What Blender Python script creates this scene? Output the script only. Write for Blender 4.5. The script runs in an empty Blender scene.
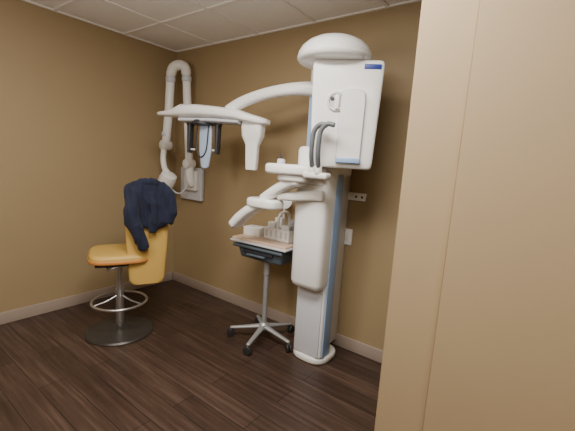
import bpy, bmesh, math, random
from mathutils import Vector, Matrix, noise
random.seed(4)
sc = bpy.context.scene
V = Vector

# ------------------------------------------------------------------ materials
def mat(name, col, rough=0.5, metal=0.0, spec=0.5, bump=0.0, bscale=200, var=0.0, vscale=3, coat=0.0, sheen=0.0):
    m = bpy.data.materials.new(name); m.use_nodes = True
    nt = m.node_tree; b = nt.nodes["Principled BSDF"]
    b.inputs["Base Color"].default_value = (*col, 1)
    b.inputs["Roughness"].default_value = rough
    b.inputs["Metallic"].default_value = metal
    b.inputs["Specular IOR Level"].default_value = spec
    b.inputs["Coat Weight"].default_value = coat
    b.inputs["Sheen Weight"].default_value = sheen
    tc = nt.nodes.new("ShaderNodeTexCoord")
    n = nt.nodes.new("ShaderNodeTexNoise"); n.inputs["Scale"].default_value = vscale; n.inputs["Detail"].default_value = 4
    nt.links.new(tc.outputs["Object"], n.inputs["Vector"])
    if var > 0:
        mix = nt.nodes.new("ShaderNodeMix"); mix.data_type = 'RGBA'
        mix.inputs[6].default_value = (*[c*(1-var) for c in col], 1)
        mix.inputs[7].default_value = (*[min(1, c*(1+var)) for c in col], 1)
        nt.links.new(n.outputs["Fac"], mix.inputs[0]); nt.links.new(mix.outputs[2], b.inputs["Base Color"])
    if bump > 0:
        n2 = nt.nodes.new("ShaderNodeTexNoise"); n2.inputs["Scale"].default_value = bscale; n2.inputs["Detail"].default_value = 3
        nt.links.new(tc.outputs["Object"], n2.inputs["Vector"])
        bp = nt.nodes.new("ShaderNodeBump"); bp.inputs["Strength"].default_value = bump; bp.inputs["Distance"].default_value = 0.003
        nt.links.new(n2.outputs["Fac"], bp.inputs["Height"]); nt.links.new(bp.outputs[0], b.inputs["Normal"])
    return m

WALL = mat("wall_paint", (0.345, 0.255, 0.138), 0.6, bump=0.25, bscale=160, var=0.04, vscale=1.5)
TRIM = mat("trim_paint", (0.38, 0.285, 0.17), 0.6, var=0.03)
BASE = mat("baseboard_vinyl", (0.36, 0.29, 0.24), 0.5, var=0.05)
WHITE = mat("white_plastic", (0.88, 0.88, 0.87), 0.32, var=0.02, coat=0.2)
WHITE2 = mat("warm_white_plastic", (0.78, 0.77, 0.74), 0.4, var=0.02)
GREYP = mat("light_grey_panel", (0.58, 0.60, 0.65), 0.4, var=0.03)
BLUE = mat("blue_trim_plastic", (0.30, 0.45, 0.72), 0.35, var=0.03)
PALEB = mat("pale_blue_plastic", (.40, .50, .66), .3)
NAVYL = mat("navy_label", (0.01, 0.04, 0.28), 0.4)
DARK = mat("dark_plastic", (0.03, 0.032, 0.04), 0.4)
GRIP = mat("grey_grip", (0.13, 0.14, 0.155), 0.3)
CHROME = mat("brushed_metal", (0.55, 0.55, 0.55), 0.28, metal=0.9)
ALU = mat("cast_aluminium", (0.40, 0.41, 0.42), 0.4, metal=0.5)
RUB = mat("caster_rubber", (0.02, 0.02, 0.02), 0.6)
DRAW = mat("slate_drawer_plastic", (0.085, 0.11, 0.14), 0.4, var=0.05)
TOPM = mat("beige_tabletop", (0.66, 0.49, 0.37), 0.45, var=0.04)
YEL = mat("yellow_vinyl", (0.54, 0.35, 0.09), 0.5, bump=0.3, bscale=90, var=0.06)
ORA = mat("orange_wood", (0.50, 0.20, 0.05), 0.45, var=0.2, vscale=12)
NAVY = mat("navy_cloth", (0.006, 0.010, 0.030), 0.9, bump=0.5, bscale=350, var=0.2, vscale=6, sheen=0.05)
DKBASE = mat("dark_enamel", (0.05, 0.045, 0.04), 0.35, metal=0.3)
GRID = mat("grid_metal", (0.85, 0.83, 0.80), 0.5)

def floor_mat():
    m = bpy.data.materials.new("dark_wood_planks"); m.use_nodes = True
    nt = m.node_tree; N = nt.nodes; Lk = nt.links.new; b = N["Principled BSDF"]
    tc = N.new("ShaderNodeTexCoord")
    br = N.new("ShaderNodeTexBrick"); br.inputs["Scale"].default_value = 1
    br.inputs["Brick Width"].default_value = 1.2; br.inputs["Row Height"].default_value = 0.15
    br.inputs["Mortar Size"].default_value = 0.0025; br.offset = 0.37
    br.inputs["Color1"].default_value = (0.0, 0.0, 0.0, 1); br.inputs["Color2"].default_value = (1, 1, 1, 1)
    br.inputs["Mortar"].default_value = (0.0, 0.0, 0.0, 1)
    Lk(tc.outputs["Object"], br.inputs["Vector"])
    mp = N.new("ShaderNodeMapping"); mp.inputs["Scale"].default_value = (1.6, 38, 1)
    Lk(tc.outputs["Object"], mp.inputs["Vector"])
    n = N.new("ShaderNodeTexNoise"); n.inputs["Scale"].default_value = 1.0; n.inputs["Detail"].default_value = 8; n.inputs["Roughness"].default_value = 0.65
    Lk(mp.outputs[0], n.inputs["Vector"])
    ad = N.new("ShaderNodeMath"); ad.operation = 'MULTIPLY_ADD'; ad.inputs[1].default_value = 0.16
    Lk(br.outputs["Color"], ad.inputs[0]); Lk(n.outputs["Fac"], ad.inputs[2])
    cr = N.new("ShaderNodeValToRGB")
    cr.color_ramp.elements[0].position = 0.32; cr.color_ramp.elements[0].color = (0.024, 0.013, 0.009, 1)
    cr.color_ramp.elements[1].position = 0.85; cr.color_ramp.elements[1].color = (0.115, 0.072, 0.054, 1)
    e = cr.color_ramp.elements.new(0.6); e.color = (0.056, 0.033, 0.024, 1)
    Lk(ad.outputs[0], cr.inputs[0])
    mx = N.new("ShaderNodeMix"); mx.data_type = 'RGBA'; mx.inputs[7].default_value = (0.012, 0.008, 0.007, 1)
    Lk(br.outputs["Fac"], mx.inputs[0]); Lk(cr.outputs[0], mx.inputs[6]); Lk(mx.outputs[2], b.inputs["Base Color"])
    b.inputs["Roughness"].default_value = 0.38
    bp = N.new("ShaderNodeBump"); bp.inputs["Strength"].default_value = 0.25; bp.inputs["Distance"].default_value = 0.002
    Lk(n.outputs["Fac"], bp.inputs["Height"]); Lk(bp.outputs[0], b.inputs["Normal"])
    return m
FLOOR = floor_mat()
CEIL = mat("acoustic_tile", (0.88, 0.86, 0.83), 0.9, bump=1.0, bscale=120, var=0.05, vscale=40)

# ------------------------------------------------------------------ helpers
def empty(name, loc=(0, 0, 0)):
    o = bpy.data.objects.new(name, None); o.empty_display_size = 0.1; o.location = loc
    sc.collection.objects.link(o); return o

def mk(name, bm, m, parent=None, smooth=True, ang=40):
    bmesh.ops.recalc_face_normals(bm, faces=bm.faces)
    me = bpy.data.meshes.new(name); bm.to_mesh(me); bm.free()
    if smooth:
        for p in me.polygons: p.use_smooth = True
        me.set_sharp_from_angle(angle=math.radians(ang))
    me.materials.append(m)
    o = bpy.data.objects.new(name, me); sc.collection.objects.link(o)
    if parent:
        o.parent = parent; o.matrix_parent_inverse = Matrix.Translation(-V(parent.location))
    return o

def rbox(name, c, s, m, parent=None, bev=0.01, rot=0.0, seg=3, rx=0.0, ry=0.0, taper=None):
    bm = bmesh.new(); bmesh.ops.create_cube(bm, size=1)
    for v in bm.verts:
        k = 1.0
        if taper and v.co.z < 0: k = taper
        v.co = V((v.co.x*s[0]*k, v.co.y*s[1]*k, v.co.z*s[2]))
    if bev > 0:
        bmesh.ops.bevel(bm, geom=bm.edges[:], offset=min(bev, min(s)*0.49), segments=seg, profile=0.5, affect='EDGES')
    M = Matrix.Translation(c) @ Matrix.Rotation(rot, 4, 'Z') @ Matrix.Rotation(ry, 4, 'Y') @ Matrix.Rotation(rx, 4, 'X')
    bmesh.ops.transform(bm, matrix=M, verts=bm.verts)
    return mk(name, bm, m, parent)

def loft(name, secs, m, parent=None, n=40, e=2.5, fn=None):
    bm = bmesh.new(); rings = []
    for i, s in enumerate(secs):
        c, ax, ay = V(s[0]), V(s[1]), V(s[2]); ee = s[3] if len(s) > 3 else e
        r = []
        for k in range(n):
            a = 2*math.pi*k/n; ca, sa = math.cos(a), math.sin(a)
            p = c + ax*math.copysign(abs(ca)**(2/ee), ca) + ay*math.copysign(abs(sa)**(2/ee), sa)
            if fn: p = fn(p, i, a)
            r.append(bm.verts.new(p))
        rings.append(r)
    for a, b in zip(rings, rings[1:]):
        for k in range(n):
            bm.faces.new((a[k], a[(k+1) % n], b[(k+1) % n], b[k]))
    bm.faces.new(rings[0][::-1]); bm.faces.new(rings[-1])
    return mk(name, bm, m, parent)

def vslab(name, c, hx, hy, z0, z1, m, parent=None, r=0.01, e=4, rot=0.0, k1=1.0, n=48):
    """vertical super-elliptic slab with rounded rims (k1 = width factor at top)"""
    X = V((math.cos(rot), math.sin(rot), 0)); Yv = V((-math.sin(rot), math.cos(rot), 0))
    secs = []
    for i in range(5):
        t = math.pi/2*i/4; d = r*(1-math.sin(t)); z = z0 + r*(1-math.cos(t))
        secs.append(((c[0], c[1], z), X*(hx-d), Yv*(hy-d)))
    for i in range(5):
        t = math.pi/2*i/4; d = r*(1-math.cos(t)); z = z1 - r*(1-math.sin(t))
        secs.append(((c[0], c[1], z), X*(hx*k1-d), Yv*(hy*k1-d)))
    return loft(name, secs, m, parent, n=n, e=e)

def cat(pts, per=8):
    P = [V(p) for p in pts]; P = [P[0]*2-P[1]] + P + [P[-1]*2-P[-2]]; out = []
    for i in range(1, len(P)-2):
        for j in range(per):
            t = j/per; a, b, c, d = P[i-1:i+3]
            out.append(0.5*((2*b)+(c-a)*t+(2*a-5*b+4*c-d)*t*t+(3*b-a-3*c+d)*t**3))
    out.append(P[-2]); return out

def tube(name, pts, rad, m, parent=None, smooth=True, flat=1.0, n=20, per=8, closed=False, e=2.0, rads=None, up=V((0, 0, 1))):
    P = cat(pts, per) if smooth else [V(p) for p in pts]
    if rads:
        if smooth:
            R = [rads[min(i//per, len(rads)-1)] + (rads[min(i//per+1, len(rads)-1)]-rads[min(i//per, len(rads)-1)])*((i % per)/per) for i in range(len(P))]
        else: R = list(rads)
    else: R = [rad]*len(P)
    if closed: P = P[:-1]; R = R[:-1]
    bm = bmesh.new(); rings = []; N = len(P)
    side = None
    for i, p in enumerate(P):
        if closed: t = P[(i+1) % N]-P[i-1]
        else: t = P[min(i+1, N-1)]-P[max(i-1, 0)]
        t.normalize()
        if side is None:
            ref = up if abs(t.dot(up)) < 0.95 else V((0, 1, 0))
            side = t.cross(ref).normalized()
        side = (side - t*side.dot(t)).normalized(); w = side.cross(t).normalized()
        def rg(q, k_):
            r = []
            for k in range(n):
                a = 2*math.pi*k/n; ca, sa = math.cos(a), math.sin(a)
                r.append(bm.verts.new(q + side*R[i]*k_*math.copysign(abs(ca)**(2/e), ca) + w*R[i]*k_*flat*math.copysign(abs(sa)**(2/e), sa)))
            rings.append(r)
        if i == 0 and not closed:
            rg(p-t*R[i]*.35, .6); rg(p-t*R[i]*.25, .85)
        rg(p, 1.0)
        if i == N-1 and not closed:
            rg(p+t*R[i]*.25, .85); rg(p+t*R[i]*.35, .6)
    prs = list(zip(rings, rings[1:])) + ([(rings[-1], rings[0])] if closed else [])
    for a, b in prs:
        for k in range(n): bm.faces.new((a[k], a[(k+1) % n], b[(k+1) % n], b[k]))
    if not closed:
        bm.faces.new(rings[0][::-1]); bm.faces.new(rings[-1])
    return mk(name, bm, m, parent)

def lathe(name, c, prof, m, parent=None, n=48, axis=V((0, 0, 1))):
    q = V((0, 0, 1)).rotation_difference(V(axis).normalized()); bm = bmesh.new(); rings = []
    for r, z in prof:
        rings.append([bm.verts.new(V(c)+q @ V((max(r, 1e-4)*math.cos(2*math.pi*k/n), max(r, 1e-4)*math.sin(2*math.pi*k/n), z))) for k in range(n)])
    for a, b in zip(rings, rings[1:]):
        for k in range(n): bm.faces.new((a[k], a[(k+1) % n], b[(k+1) % n], b[k]))
    bm.faces.new(rings[0][::-1]); bm.faces.new(rings[-1])
    return mk(name, bm, m, parent)

def box(name, lo, hi, m):
    bm = bmesh.new(); bmesh.ops.create_cube(bm, size=1)
    for v in bm.verts: v.co = V([(lo[i]+hi[i])/2 + v.co[i]*(hi[i]-lo[i]) for i in range(3)])
    return mk(name, bm, m, smooth=False)

# ------------------------------------------------------------------ room
XL, YB, H = -3.553, 2.561, 2.641
XR, YF = 1.7, -1.5
box("floor", (XL-.1, YF-.1, -.1), (XR+.1, YB+.1, 0), FLOOR)
box("ceiling", (XL-.1, YF-.1, H), (XR+.1, YB+.1, H+.1), CEIL)
box("wall_left", (XL-.1, YF-.1, 0), (XL, YB+.1, H), WALL)
box("wall_back", (XL, YB, 0), (XR+.1, YB+.1, H), WALL)
box("wall_right", (XR, YF, 0), (XR+.1, YB, H), WALL)
box("wall_rear", (XL, YF-.1, 0), (XR+.1, YF, H), WALL)
box("wall_front", (-.255, 1.27, 0), (XR, 1.42, H), TRIM)
bm = bmesh.new(); bmesh.ops.create_cube(bm, size=1)
for v in bm.verts: v.co = V((-.35+v.co.x*.192, 1.36+v.co.y*.12, H/2+v.co.z*H))
bmesh.ops.bevel(bm, geom=[e for e in bm.edges if abs(e.verts[0].co.z-e.verts[1].co.z) > 1], offset=.008, segments=3, affect='EDGES')
mk("trim_1", bm, TRIM)
rbox("baseboard_back", ((XL+XR)/2, YB-.008, .052), (XR-XL, .016, .104), BASE, bev=.004)
rbox("baseboard_left", (XL+.008, (YF+YB)/2-.01, .052), (.016, YB-YF-.03, .104), BASE, bev=.004)
bm = bmesh.new()
def bar(lo, hi):
    g = bmesh.ops.create_cube(bm, size=1)["verts"]
    for v in g: v.co = V([(lo[i]+hi[i])/2+v.co[i]*(hi[i]-lo[i]) for i in range(3)])
x = -2.94
while x < XR: bar((x-.012, YF, H-.008), (x+.012, YB, H+.002)); x += .61
y = 1.95
while y > YF: bar((XL, y-.012, H-.0085), (XR, y+.012, H+.002)); y -= .61
bar((XL, YB-.02, H-.01), (XR, YB, H)); bar((XL, YF, H-.01), (XL+.02, YB, H))
mk("trim_ceiling_grid", bm, GRID, smooth=False)

# ------------------------------------------------------------------ panoramic x-ray machine
mc = empty("panoramic_xray_machine", (-1.335, 2.34, 0))
vslab("base_foot", (-1.335, 2.30), .152, .155, 0, .055, WHITE2, mc, r=.02, e=2.8)
rbox("lower_column", (-1.335, 2.25, .78), (.25, .16, 1.46), WHITE, mc, bev=.02)
rbox("wall_mast", (-1.345, 2.44, 1.15), (.13, .24, 2.2), WHITE2, mc, bev=.01)
rbox("lower_front_panel", (-1.335, 2.168, .34), (.215, .012, .56), GREYP, mc, bev=.005)
rbox("side_blue_strip", (-1.208, 2.243, .75), (.014, .105, 1.38), BLUE, mc, bev=.005)
rbox("upper_column", (-1.36, 2.33, 1.84), (.31, .21, .84), WHITE, mc, bev=.03)
rbox("front_blue_strip", (-1.455, 2.222, 1.78), (.075, .012, .44), BLUE, mc, bev=.004)
secs = []
for z, kx, ky in ((.60, .80, .45), (.605, .88, .7), (.62, .95, .88), (.65, 1, 1), (1.0, 1.0, 1.02), (1.4, 1.04, 1.05), (1.59, 1.04, 1.05), (1.61, 1.0, .98), (1.62, .92, .85)):
    secs.append(((-1.338, 2.165, z), (.132*kx, 0, 0), (0, .105*ky, 0), 4.5))
loft("carriage_cover", secs, WHITE, mc, n=64)
rbox("carriage_seam", (-1.335, 2.06, 1.36), (.2, .014, .005), GREYP, mc, bev=.001)
rbox("control_panel", (-1.30, 2.045, 1.44), (.2, .04, .085), WHITE2, mc, bev=.015)
rbox("control_panel_display", (-1.29, 2.023, 1.45), (.07, .006, .03), BLUE, mc, bev=.003)
for i in range(4):
    lathe("control_button_%d" % (i+1), (-1.38+.03*(i % 2), 2.026, 1.43+.03*(i//2)), [(.008, 0), (.008, .004), (.005, .006)], GREYP, mc, n=16, axis=(0, -1, 0))
DC = (-1.225, 2.07)
lathe("rotation_dome", (DC[0], DC[1], 2.14), [(.10, 0), (.20, .0), (.228, .006), (.238, .018), (.240, .03), (.236, .036), (.236, .042), (.232, .06), (.215, .09), (.185, .118), (.14, .142), (.085, .157), (.03, .163), (0, .164)], WHITE, mc, n=72)
lathe("dome_neck", (-1.30, 2.20, 1.95), [(.10, 0), (.12, .02), (.12, .19)], WHITE2, mc)
S = V((.885, .466, 0)).normalized(); NB = V((-S.y, S.x, 0)); FC = V((-1.085, 2.005, 0))
def F(s, z, out=0.0): return FC + S*s - NB*out + V((0, 0, z))
D = .085; secs = []
for z, hw, kd in ((1.485, .178, .80), (1.49, .186, .92), (1.50, .192, .98), (1.53, .196, 1), (1.8, .206, 1), (2.10, .217, 1), (2.12, .215, .98), (2.134, .210, .92), (2.14, .201, .82)):
    secs.append((FC+NB*D+V((0, 0, z)), S*hw, NB*D*kd, 14))
loft("tubehead_housing", secs, WHITE, mc, n=128)
ang = math.atan2(S.y, S.x)
rbox("maker_label", F(.145, 2.10, .001), (.10, .006, .028), NAVYL, mc, bev=.001, rot=ang)
pts = []
for i in range(13):
    a = math.pi*i/12; pts.append((.045+.072*math.copysign(abs(math.cos(a))**.5, math.cos(a)), 1.90+.06*math.sin(a)**.6))
pts += [(-.03, 1.53), (.115, 1.53)]
def plate(name, pts, o0, o1, m, bev):
    bm = bmesh.new(); fr = [bm.verts.new(F(s, z, o1)) for s, z in pts]
    bk = [bm.verts.new(F(s, z, o0)) for s, z in pts]
    bm.faces.new(fr); bm.faces.new(bk[::-1])
    for i in range(len(pts)): bm.faces.new((fr[i], bk[i], bk[(i+1) % len(pts)], fr[(i+1) % len(pts)]))
    if bev: bmesh.ops.bevel(bm, geom=[e for e in bm.edges if e.verts[0] in fr and e.verts[1] in fr], offset=bev, segments=3, affect='EDGES')
    return mk(name, bm, m, mc)
plate("collimator_panel", pts, -.01, .016, WHITE, .005)
plate("collimator_panel_groove", [(.043+(s-.043)*1.09, 1.74+(z-1.74)*1.03) for s, z in pts], -.01, .0015, GREYP, 0)
rbox("collimator_blue_foot", F(.043, 1.535, .012), (.15, .03, .034), BLUE, mc, bev=.008, rot=ang)
lathe("knob_ring", F(-.055, 1.89, 0), [(.06, 0), (.06, .01), (.054, .016), (.046, .014), (.042, .004)], WHITE2, mc, axis=-NB)
lathe("knob_recess", F(-.055, 1.89, 0.004), [(.043, 0), (.043, .004), (0, .005)], GREYP, mc, axis=-NB)
lathe("knob_dark_lens", F(-.082, 1.905, 0.006), [(.012, 0), (.012, .008), (0, .009)], DARK, mc, axis=-NB, n=24)
rbox("knob_clip", F(-.05, 1.885, .016), (.03, .02, .09), WHITE, mc, bev=.008, rot=ang)
for i, (dx, dy) in enumerate(((0, 0), (-.055, .012))):
    tube("patient_grip_%d" % (i+1), [(-1.075+dx, 1.87+dy, 1.735), (-1.115+dx, 1.86+dy, 1.74), (-1.15+dx, 1.85+dy, 1.70), (-1.16+dx, 1.85+dy, 1.62), (-1.165+dx, 1.86+dy, 1.55), (-1.175+dx, 1.89+dy, 1.485)], .015, GRIP, mc, n=14)
    lathe("grip_pivot_%d" % (i+1), (-1.18+dx, 1.90+dy, 1.44), [(.02, 0), (.024, .01), (.024, .05), (.016, .06)], WHITE2, mc, n=20)
vslab("chin_table", (-1.43, 1.95), .175, .10, 1.42, 1.49, WHITE, mc, r=.022, e=3.2, rot=math.radians(10))
vslab("chin_table_underside", (-1.40, 1.96), .12, .075, 1.375, 1.425, WHITE2, mc, r=.018, e=2.6, rot=math.radians(10))
rbox("grip_crossbar", (-1.20, 1.92, 1.43), (.18, .07, .04), WHITE2, mc, bev=.015)
rbox("chin_rest_block", (-1.50, 1.93, 1.50), (.05, .04, .045), GREYP, mc, bev=.012)
tube("chin_rest_post", [(-1.50, 1.93, 1.50), (-1.50, 1.93, 1.56)], .006, DARK, mc, smooth=False, n=12)
tube("table_link", [(-1.36, 1.97, 1.385), (-1.43, 1.97, 1.365), (-1.55, 1.96, 1.295), (-1.64, 1.95, 1.235)], .05, WHITE, mc, flat=.62, e=3, rads=[.066, .066, .062, .056])
vslab("lower_pad", (-1.64, 1.95), .14, .085, 1.165, 1.235, WHITE, mc, r=.022, e=3.2)
tube("lower_handle", [(-1.66, 1.95, 1.19), (-1.76, 1.945, 1.14), (-1.85, 1.94, 1.07), (-1.91, 1.935, 1.01)], .05, WHITE, mc, flat=.55, e=3.4, rads=[.06, .066, .070, .066])
tube("support_arm", [(-1.52, 1.96, 1.265), (-1.42, 2.0, 1.27), (-1.32, 2.05, 1.285), (-1.24, 2.08, 1.29)], .05, WHITE2, mc, flat=.9, e=3.4, rads=[.032, .036, .04, .045])

# cephalometric arm
tube("ceph_arm", [(-2.16, 2.06, 1.885), (-2.05, 2.07, 1.935), (-1.90, 2.10, 1.985), (-1.72, 2.14, 2.02), (-1.55, 2.19, 2.035), (-1.40, 2.25, 2.03)], .05, WHITE, mc, flat=.95, e=2.8, rads=[.042, .042, .042, .044, .048, .055], n=28)
A = V((-2.87, 1.90, 0)); B = V((-1.82, 2.155, 0)); U = (A-B).normalized(); Wd = V((-U.y, U.x, 0))
def G(s, w, z): return B + U*s + Wd*w + V((0, 0, z))
secs = []
for s, hw, z0, z1 in ((0.0, .03, 1.785, 1.810), (.01, .055, 1.778, 1.818), (.05, .085, 1.772, 1.832), (.14, .11, 1.782, 1.855), (.26, .125, 1.80, 1.89), (.45, .13, 1.815, 1.91), (.62, .13, 1.82, 1.925), (.78, .12, 1.815, 1.93), (.86, .10, 1.82, 1.90), (.93, .085, 1.825, 1.88), (1.02, .07, 1.83, 1.872), (1.065, .05, 1.835, 1.868), (1.08, .025, 1.843, 1.862)):
    secs.append((G(s, 0, (z0+z1)/2), Wd*hw, V((0, 0, (z1-z0)/2)), 3.2))
loft("ceph_head_body", secs, WHITE, mc, n=48)
secs = []
for s, hw, z in ((.22, .09, 1.79), (.5, .1, 1.8), (.8, .09, 1.80)):
    secs.append((G(s, 0, z), Wd*hw, V((0, 0, .02)), 3))
loft("ceph_head_underside", secs, GREYP, mc)
c0 = G(.13, 0, 0)
secs = []
for z, hw, hd in ((1.42, .035, .02), (1.425, .045, .028), (1.50, .05, .03), (1.62, .055, .032), (1.66, .075, .04), (1.69, .085, .05), (1.76, .09, .055), (1.79, .085, .055)):
    secs.append((c0+V((0, 0, z)), U*hw, Wd*hd, 5))
loft("ceph_sensor", secs, WHITE, mc)
hc = .60
lathe("holder_turntable", G(hc, 0, 1.76), [(.07, 0), (.10, .01), (.10, .04)], DARK, mc)
for i, s in enumerate((hc-.14, hc+.14)):
    c = G(s, 0, 0)
    secs = [(c+V((0, 0, z)), U*hw, Wd*.03, 4) for z, hw in ((1.53, .008), (1.54, .012), (1.64, .016), (1.75, .02), (1.79, .022))]
    loft("ear_rod_arm_%d" % (i+1), secs, DARK, mc, n=20)
    tube("ear_rod_%d" % (i+1), [c+V((0, 0, 1.56)), c+U*(.05 if i == 0 else -.05)+V((0, 0, 1.56))], .008, WHITE2, mc, smooth=False, n=12)
secs = [(G(hc-.02, .0, z), U*hw, Wd*.012, 4) for z, hw in ((1.41, .02), (1.42, .038), (1.55, .06), (1.70, .062), (1.78, .06))]
loft("nasion_support", secs, PALEB, mc, n=24)
tube("ceph_cable", [G(hc+.05, .02, 1.77), G(hc+.06, .02, 1.6), G(hc+.02, .02, 1.5), G(hc-.04, .02, 1.56), G(hc-.06, .02, 1.77)], .005, DARK, mc, n=10)
rbox("holder_crossbar", G(hc, 0, 1.775), (.34, .05, .03), DARK, mc, bev=.01, rot=math.atan2(U.y, U.x))

# ------------------------------------------------------------------ intraoral x-ray wall unit
iw = empty("wall_mounted_dental_xray_arm", (-3.22, 2.5, 1.2))
rbox("wall_plate", (-3.20, 2.535, 1.20), (.36, .05, .36), GREYP, iw, bev=.015)
rbox("control_box", (-3.16, 2.49, 1.24), (.20, .05, .22), WHITE2, iw, bev=.015)
tube("mount_post", [(-3.11, 2.47, 1.20), (-3.11, 2.44, 1.26), (-3.11, 2.42, 1.42)], .045, WHITE, iw)
tube("outer_arm", [(-3.11, 2.42, 1.44), (-3.16, 2.42, 2.0), (-3.19, 2.42, 2.36)], .042, WHITE, iw, smooth=False)
tube("inner_arm", [(-3.30, 2.31, 2.34), (-3.32, 2.31, 2.0), (-3.37, 2.31, 1.60)], .044, WHITE, iw, smooth=False)
tube("elbow", [(-3.19, 2.42, 2.34), (-3.20, 2.41, 2.40), (-3.24, 2.37, 2.42), (-3.285, 2.33, 2.39), (-3.30, 2.31, 2.32)], .05, WHITE2, iw)
for nm, c in (("joint_lower_outer", (-3.11, 2.42, 1.42)), ("joint_lower_inner", (-3.37, 2.31, 1.60))):
    lathe(nm, (c[0], c[1]+.06, c[2]), [(.03, 0), (.05, .01), (.055, .03), (.055, .09), (.05, .11), (.03, .12)], WHITE2, iw, axis=(0, -1, 0), n=28)
for nm, a, b in (("collar_outer", (-3.185, 2.42, 2.27), (-3.18, 2.42, 2.31)), ("collar_inner", (-3.303, 2.31, 2.25), (-3.301, 2.31, 2.29)), ("collar_low", (-3.365, 2.31, 1.70), (-3.362, 2.31, 1.73))):
    tube(nm, [a, b], .05, GREYP, iw, smooth=False)
tube("head_yoke", [(-3.37, 2.29, 1.58), (-3.37, 2.28, 1.46), (-3.33, 2.27, 1.36), (-3.27, 2.27, 1.31)], .03, WHITE, iw)
hd = V((.55, .0, .83)).normalized()
lathe("tube_head", V((-3.27, 2.27, 1.25))-hd*.10, [(.03, 0), (.06, .008), (.085, .03), (.088, .10), (.08, .15), (.05, .165), (.02, .17)], WHITE, iw, axis=hd, n=36)
lathe("aiming_cone", V((-3.27, 2.27, 1.25))-V((.35, .3, .6)).normalized()*.17, [(.035, 0), (.035, .13)], WHITE2, iw, axis=(.35, .3, .6), n=28)
tube("coiled_cable", [(-3.11, 2.44, 1.25), (-3.18, 2.40, 1.12), (-3.24, 2.36, 1.10), (-3.29, 2.29, 1.18)], .007, GREYP, iw, n=8)

# ------------------------------------------------------------------ wall fittings
wr = empty("wall_rail_bracket", (-1.235, 2.55, 1.27))
rbox("rail_plate", (-1.235, 2.549, 1.27), (.21, .024, .06), WHITE, wr, bev=.004)
for i, x in enumerate((-1.21, -1.16)):
    lathe("rail_hole_%d" % (i+1), (x, 2.538, 1.27), [(.010, 0), (.010, .002)], DARK, wr, axis=(0, -1, 0), n=20)
ls = empty("light_switch", (-1.27, 2.555, .94))
rbox("switch_plate", (-1.265, 2.555, .94), (.085, .012, .13), WHITE, ls, bev=.003)
rbox("switch_toggle", (-1.265, 2.547, .94), (.03, .008, .06), WHITE2, ls, bev=.003)

# ------------------------------------------------------------------ cart
ct = empty("rolling_cart", (-1.79, 2.19, 0))
PC = V((-1.79, 2.20, 0))
for i in range(5):
    a = math.radians(213+72*i); d = V((math.cos(a), math.sin(a), 0)); e_ = PC+d*.28
    tube("base_leg_%d" % (i+1), [PC+V((0, 0, .125)), PC+d*.12+V((0, 0, .105)), e_+V((0, 0, .082))], .02, ALU, ct, rads=[.03, .022, .016], flat=.7, n=16)
    tube("caster_stem_%d" % (i+1), [e_+V((0, 0, .085)), e_+V((0, 0, .055))], .008, CHROME, ct, smooth=False, n=12)
    sd = V((-d.y, d.x, 0)); sd.rotate(Matrix.Rotation(.5+i, 3, 'Z'))
    for k, o in enumerate((-.020, .004)):
        lathe("caster_wheel_%d%s" % (i+1, "ab"[k]), e_+sd*o+V((0, 0, .034)), [(.022, 0), (.032, .001), (.034, .004), (.034, .012), (.032, .015), (.022, .016)], RUB, ct, axis=sd, n=24)
    rbox("caster_fork_%d" % (i+1), e_+V((0, 0, .058)), (.034, .034, .024), DARK, ct, bev=.006)
lathe("hub", PC+V((0, 0, .09)), [(.03, 0), (.042, .01), (.042, .05), (.028, .065)], ALU, ct, n=28)
lathe("pole", PC+V((0, 0, .12)), [(.021, 0), (.021, .45), (.026, .455), (.026, .61)], ALU, ct, n=28)
tr = math.radians(3)
TC = V((-1.82, 2.29, 0))
rbox("tabletop", TC+V((0, 0, .855)), (.54, .42, .025), TOPM, ct, bev=.01, rot=tr)
rbox("tabletop_rim", TC+V((0, 0, .838)), (.56, .44, .02), GREYP, ct, bev=.008, rot=tr)
rbox("drawer_bin", TC+V((0, 0, .76)), (.47, .37, .13), DRAW, ct, bev=.02, rot=tr, taper=.88)
rbox("drawer_lip", TC+V((0, -.19, .80)), (.50, .035, .03), DRAW, ct, bev=.012, rot=tr)
rbox("drawer_slot", TC+V((0, -.182, .765)), (.30, .02, .03), DARK, ct, bev=.006, rot=tr)
rbox("drawer_handle", TC+V((0, -.205, .745)), (.18, .03, .014), DRAW, ct, bev=.006, rot=tr)
rbox("drawer_rail", TC+V((.0, 0, .69)), (.2, .24, .02), ALU, ct, bev=.008, rot=tr)

# items on the cart
cz = .868
kx = -1.72
cd_ = empty("supply_caddy", (kx, 2.30, cz))
rbox("caddy_floor", (kx, 2.30, cz+.006), (.27, .19, .012), WHITE, cd_, bev=.004)
for nm, c, s in (("caddy_side_front", (kx, 2.21, cz+.05), (.27, .01, .10)), ("caddy_side_back", (kx, 2.39, cz+.05), (.27, .01, .10)),
                 ("caddy_end_left", (kx-.13, 2.30, cz+.05), (.01, .19, .10)), ("caddy_end_right", (kx+.13, 2.30, cz+.05), (.01, .19, .10)),
                 ("caddy_divider", (kx, 2.30, cz+.05), (.01, .19, .11))):
    rbox(nm, c, s, WHITE, cd_, bev=.003)
for i in range(5):
    rbox("caddy_slot_%d" % (i+1), (kx-.10+.05*i, 2.2045, cz+.055), (.018, .003, .05), GREYP, cd_, bev=.001)
tube("caddy_handle", [(kx, 2.22, cz+.08), (kx, 2.23, cz+.19), (kx, 2.27, cz+.225), (kx, 2.33, cz+.225), (kx, 2.37, cz+.19), (kx, 2.38, cz+.08)], .012, WHITE, cd_, n=14)
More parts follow.
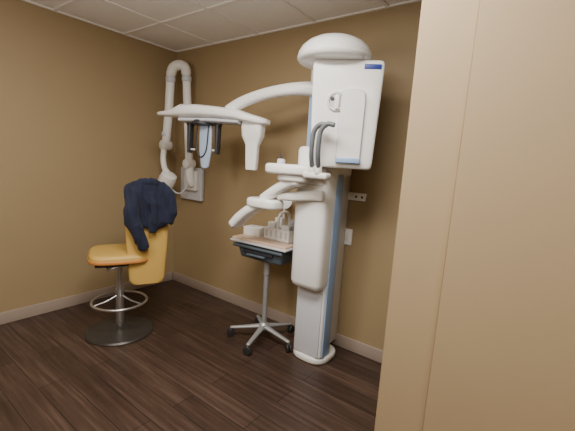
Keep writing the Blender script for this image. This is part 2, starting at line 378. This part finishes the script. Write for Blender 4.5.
for i, (x, y, hh, m_) in enumerate(((-.08, 2.26, .13, WHITE2), (-.07, 2.34, .16, WHITE), (.06, 2.26, .12, WHITE), (.08, 2.34, .16, GREYP))):
    rbox("caddy_carton_%d" % (i+1), (kx+x, y, cz+.012+hh/2), (.07, .055, hh), m_, cd_, bev=.005, rot=.1*i)
bx = empty("small_carton", (-1.985, 2.25, cz))
rbox("carton_body", (-1.985, 2.25, cz+.035), (.16, .12, .07), WHITE2, bx, bev=.005, rot=.15)
rbox("carton_lid", (-1.985, 2.25, cz+.068), (.165, .125, .01), WHITE, bx, bev=.003, rot=.15)
mr = empty("tabletop_mirror", (-1.83, 2.44, cz))
lathe("mirror_base", (-1.83, 2.44, cz), [(.045, 0), (.045, .008), (.01, .014), (.008, .26)], WHITE2, mr, n=28)
lathe("mirror_disc", (-1.83, 2.44, cz+.30), [(.06, -.006), (.068, 0), (.06, .006)], WHITE, mr, axis=(.3, -1, .2), n=32)

# ------------------------------------------------------------------ chair with jacket
ch = empty("exam_chair", (-2.76, 1.47, 0))
CC = V((-2.76, 1.47, 0))
lathe("round_base", CC, [(.26, 0), (.265, .008), (.255, .02), (.12, .04), (.06, .055), (.035, .08)], DKBASE, ch, n=64)
lathe("gas_pole", CC+V((0, 0, .05)), [(.032, 0), (.032, .33), (.024, .335), (.024, .56)], CHROME, ch, n=28)
ring = [CC+V((.21*math.cos(a), .21*math.sin(a), .27)) for a in [2*math.pi*i/16 for i in range(17)]]
tube("foot_ring", ring, .011, CHROME, ch, closed=True, per=3, n=12)
for i in range(3):
    a = 2*math.pi*i/3+.4
    tube("foot_ring_spoke_%d" % (i+1), [CC+V((.21*math.cos(a), .21*math.sin(a), .27)), CC+V((.1*math.cos(a), .1*math.sin(a), .29)), CC+V((0, 0, .33))], .008, CHROME, ch, n=10)
wv = V((.43, .90, 0)).normalized(); nv = V((.90, -.43, 0)).normalized()
ra = math.atan2(nv.y, nv.x)
rbox("seat_pan", CC+V((0, 0, .625)), (.36, .36, .02), DARK, ch, bev=.008, rot=ra)
vslab("seat_cushion", CC, .225, .225, .635, .71, YEL, ch, r=.03, e=4, rot=ra)
vslab("seat_edge_band", CC, .232, .232, .645, .672, ORA, ch, r=.008, e=4, rot=ra)
BC = V((-2.53, 1.575, 0))
secs = []
for z, hw in ((.46, .10), (.47, .12), (.50, .135), (.8, .155), (1.0, .165), (1.18, .155), (1.22, .13), (1.235, .10)):
    secs.append((BC+V((0, 0, z)), wv*hw, nv*.028, 4))
loft("backrest", secs, YEL, ch, n=48)
for i, s in enumerate((-.08, .08)):
    tube("back_bracket_%d" % (i+1), [CC+wv*s+V((0, 0, .612)), CC+nv*.17+wv*s+V((0, 0, .60)), BC+wv*s-nv*.04+V((0, 0, .66)), BC+wv*s-nv*.035+V((0, 0, .85))], .012, CHROME, ch, n=12)

# jacket: rough cloth volumes fused, then folded by noise
def wr_(p, i, a):
    d = noise.noise(p*7)*.03
    q = (p-BC); q.z = 0
    if q.length > 1e-4: q.normalize()
    return p+q*d+V((0, 0, noise.noise(V((a*1.3, i*.2, 3)))*.03))
secs = []
for z, hw, hn in ((1.285, .04, .02), (1.28, .08, .04), (1.265, .125, .055), (1.235, .155, .062), (1.18, .17, .066), (1.13, .175, .07), (1.08, .178, .072), (1.02, .178, .075), (.98, .17, .075), (.95, .155, .07), (.92, .13, .055)):
    secs.append((BC+V((0, 0, z)), wv*hw, nv*hn, 2.8))
parts = [loft("jk_a", secs, NAVY, None, n=72, fn=wr_)]
parts.append(tube("jk_b", [BC+wv*.10+nv*.02+V((0, 0, 1.245)), BC+wv*.155+nv*.05+V((0, 0, 1.18)), BC+wv*.175+nv*.065+V((0, 0, 1.09)), BC+wv*.15+nv*.065+V((0, 0, .97))], .05, NAVY, None, rads=[.04, .048, .046, .04]))
parts.append(tube("jk_c", [BC-wv*.09+nv*.04+V((0, 0, 1.21)), BC-wv*.12+nv*.075+V((0, 0, 1.05)), BC-wv*.08+nv*.08+V((0, 0, .90)), BC-wv*.03+nv*.075+V((0, 0, .77))], .05, NAVY, None, rads=[.045, .052, .048, .038]))
parts.append(tube("jk_d", [BC-wv*.09+nv*.03+V((0, 0, 1.26)), BC+nv*.05+V((0, 0, 1.29)), BC+wv*.08+nv*.03+V((0, 0, 1.27))], .026, NAVY, None))
parts.append(tube("jk_e", [BC+wv*.02+nv*.05+V((0, 0, 1.20)), BC+wv*.04+nv*.085+V((0, 0, 1.05)), BC+wv*.03+nv*.075+V((0, 0, .90))], .026, NAVY, None))
bm = bmesh.new()
for o in parts: bm.from_mesh(o.data)
for o in parts: bpy.data.objects.remove(o)
tmp = mk("navy_jacket_tmp", bm, NAVY)
rm = tmp.modifiers.new("r", 'REMESH'); rm.mode = 'VOXEL'; rm.voxel_size = .008; rm.use_smooth_shade = True
sm = tmp.modifiers.new("s", 'SMOOTH'); sm.factor = .6; sm.iterations = 5
bpy.context.view_layer.update()
ev = tmp.evaluated_get(bpy.context.evaluated_depsgraph_get())
bm = bmesh.new(); bm.from_mesh(ev.to_mesh()); ev.to_mesh_clear(); bpy.data.objects.remove(tmp)
bm.normal_update()
for v in bm.verts:
    p = v.co; a = p.dot(wv); c = p.dot(nv)
    wob = noise.noise(V((a*5, c*5, p.z*3)))*.25
    f1 = 1-abs(noise.noise(V(((a+wob*.25)*22, c*8, p.z*3))))*2.2
    f2 = 1-abs(noise.noise(V(((a+p.z*.5)*12, c*6, (p.z-a*.4)*6+4))))*2.0
    v.co = p + v.normal*(f1*.009+f2*.007-.006)
mk("navy_jacket", bm, NAVY, ang=180)

# ------------------------------------------------------------------ lights
def area(name, loc, sx, sy, e, col, rot=(0, 0, 0)):
    l = bpy.data.lights.new(name, 'AREA'); l.shape = 'RECTANGLE'; l.size = sx; l.size_y = sy; l.energy = e; l.color = col
    o = bpy.data.objects.new(name, l); o.location = loc; o.rotation_euler = rot; sc.collection.objects.link(o)
def point_light(name, loc, e, col, r=.12):
    l = bpy.data.lights.new(name, 'POINT'); l.energy = e; l.color = col; l.shadow_soft_size = r
    o = bpy.data.objects.new(name, l); o.location = loc; sc.collection.objects.link(o)
area("ceiling_light_room", (-1.0, .8, H-.03), 1.2, .6, 70, (1, .94, .86))
area("ceiling_light_hall", (.6, -.3, H-.03), 1.2, .6, 40, (1, .94, .86))
point_light("fill_light_room", (-1.8, .2, 1.95), 42, (1, .94, .87), .25)  # unseen fill added to brighten the ceiling; no fixture hangs here
w = bpy.data.worlds.new("world"); sc.world = w; w.use_nodes = True
w.node_tree.nodes["Background"].inputs[0].default_value = (1, .95, .88, 1); w.node_tree.nodes["Background"].inputs[1].default_value = .3

# ------------------------------------------------------------------ camera
yaw, pitch, roll = [math.radians(a) for a in (36.27, 8.49, 3.68)]
fv = V((-math.sin(yaw)*math.cos(pitch), math.cos(yaw)*math.cos(pitch), -math.sin(pitch)))
rv = V((math.cos(yaw), math.sin(yaw), 0)); uv = rv.cross(fv)
r2 = rv*math.cos(roll)+uv*math.sin(roll); u2 = -rv*math.sin(roll)+uv*math.cos(roll)
cam = bpy.data.cameras.new("camera"); co = bpy.data.objects.new("camera", cam); sc.collection.objects.link(co); sc.camera = co
co.matrix_world = Matrix(((r2.x, u2.x, -fv.x, 0), (r2.y, u2.y, -fv.y, 0), (r2.z, u2.z, -fv.z, 1.5), (0, 0, 0, 1)))
cam.sensor_width = 36; cam.lens = 354.3/575*36; cam.clip_start = .02
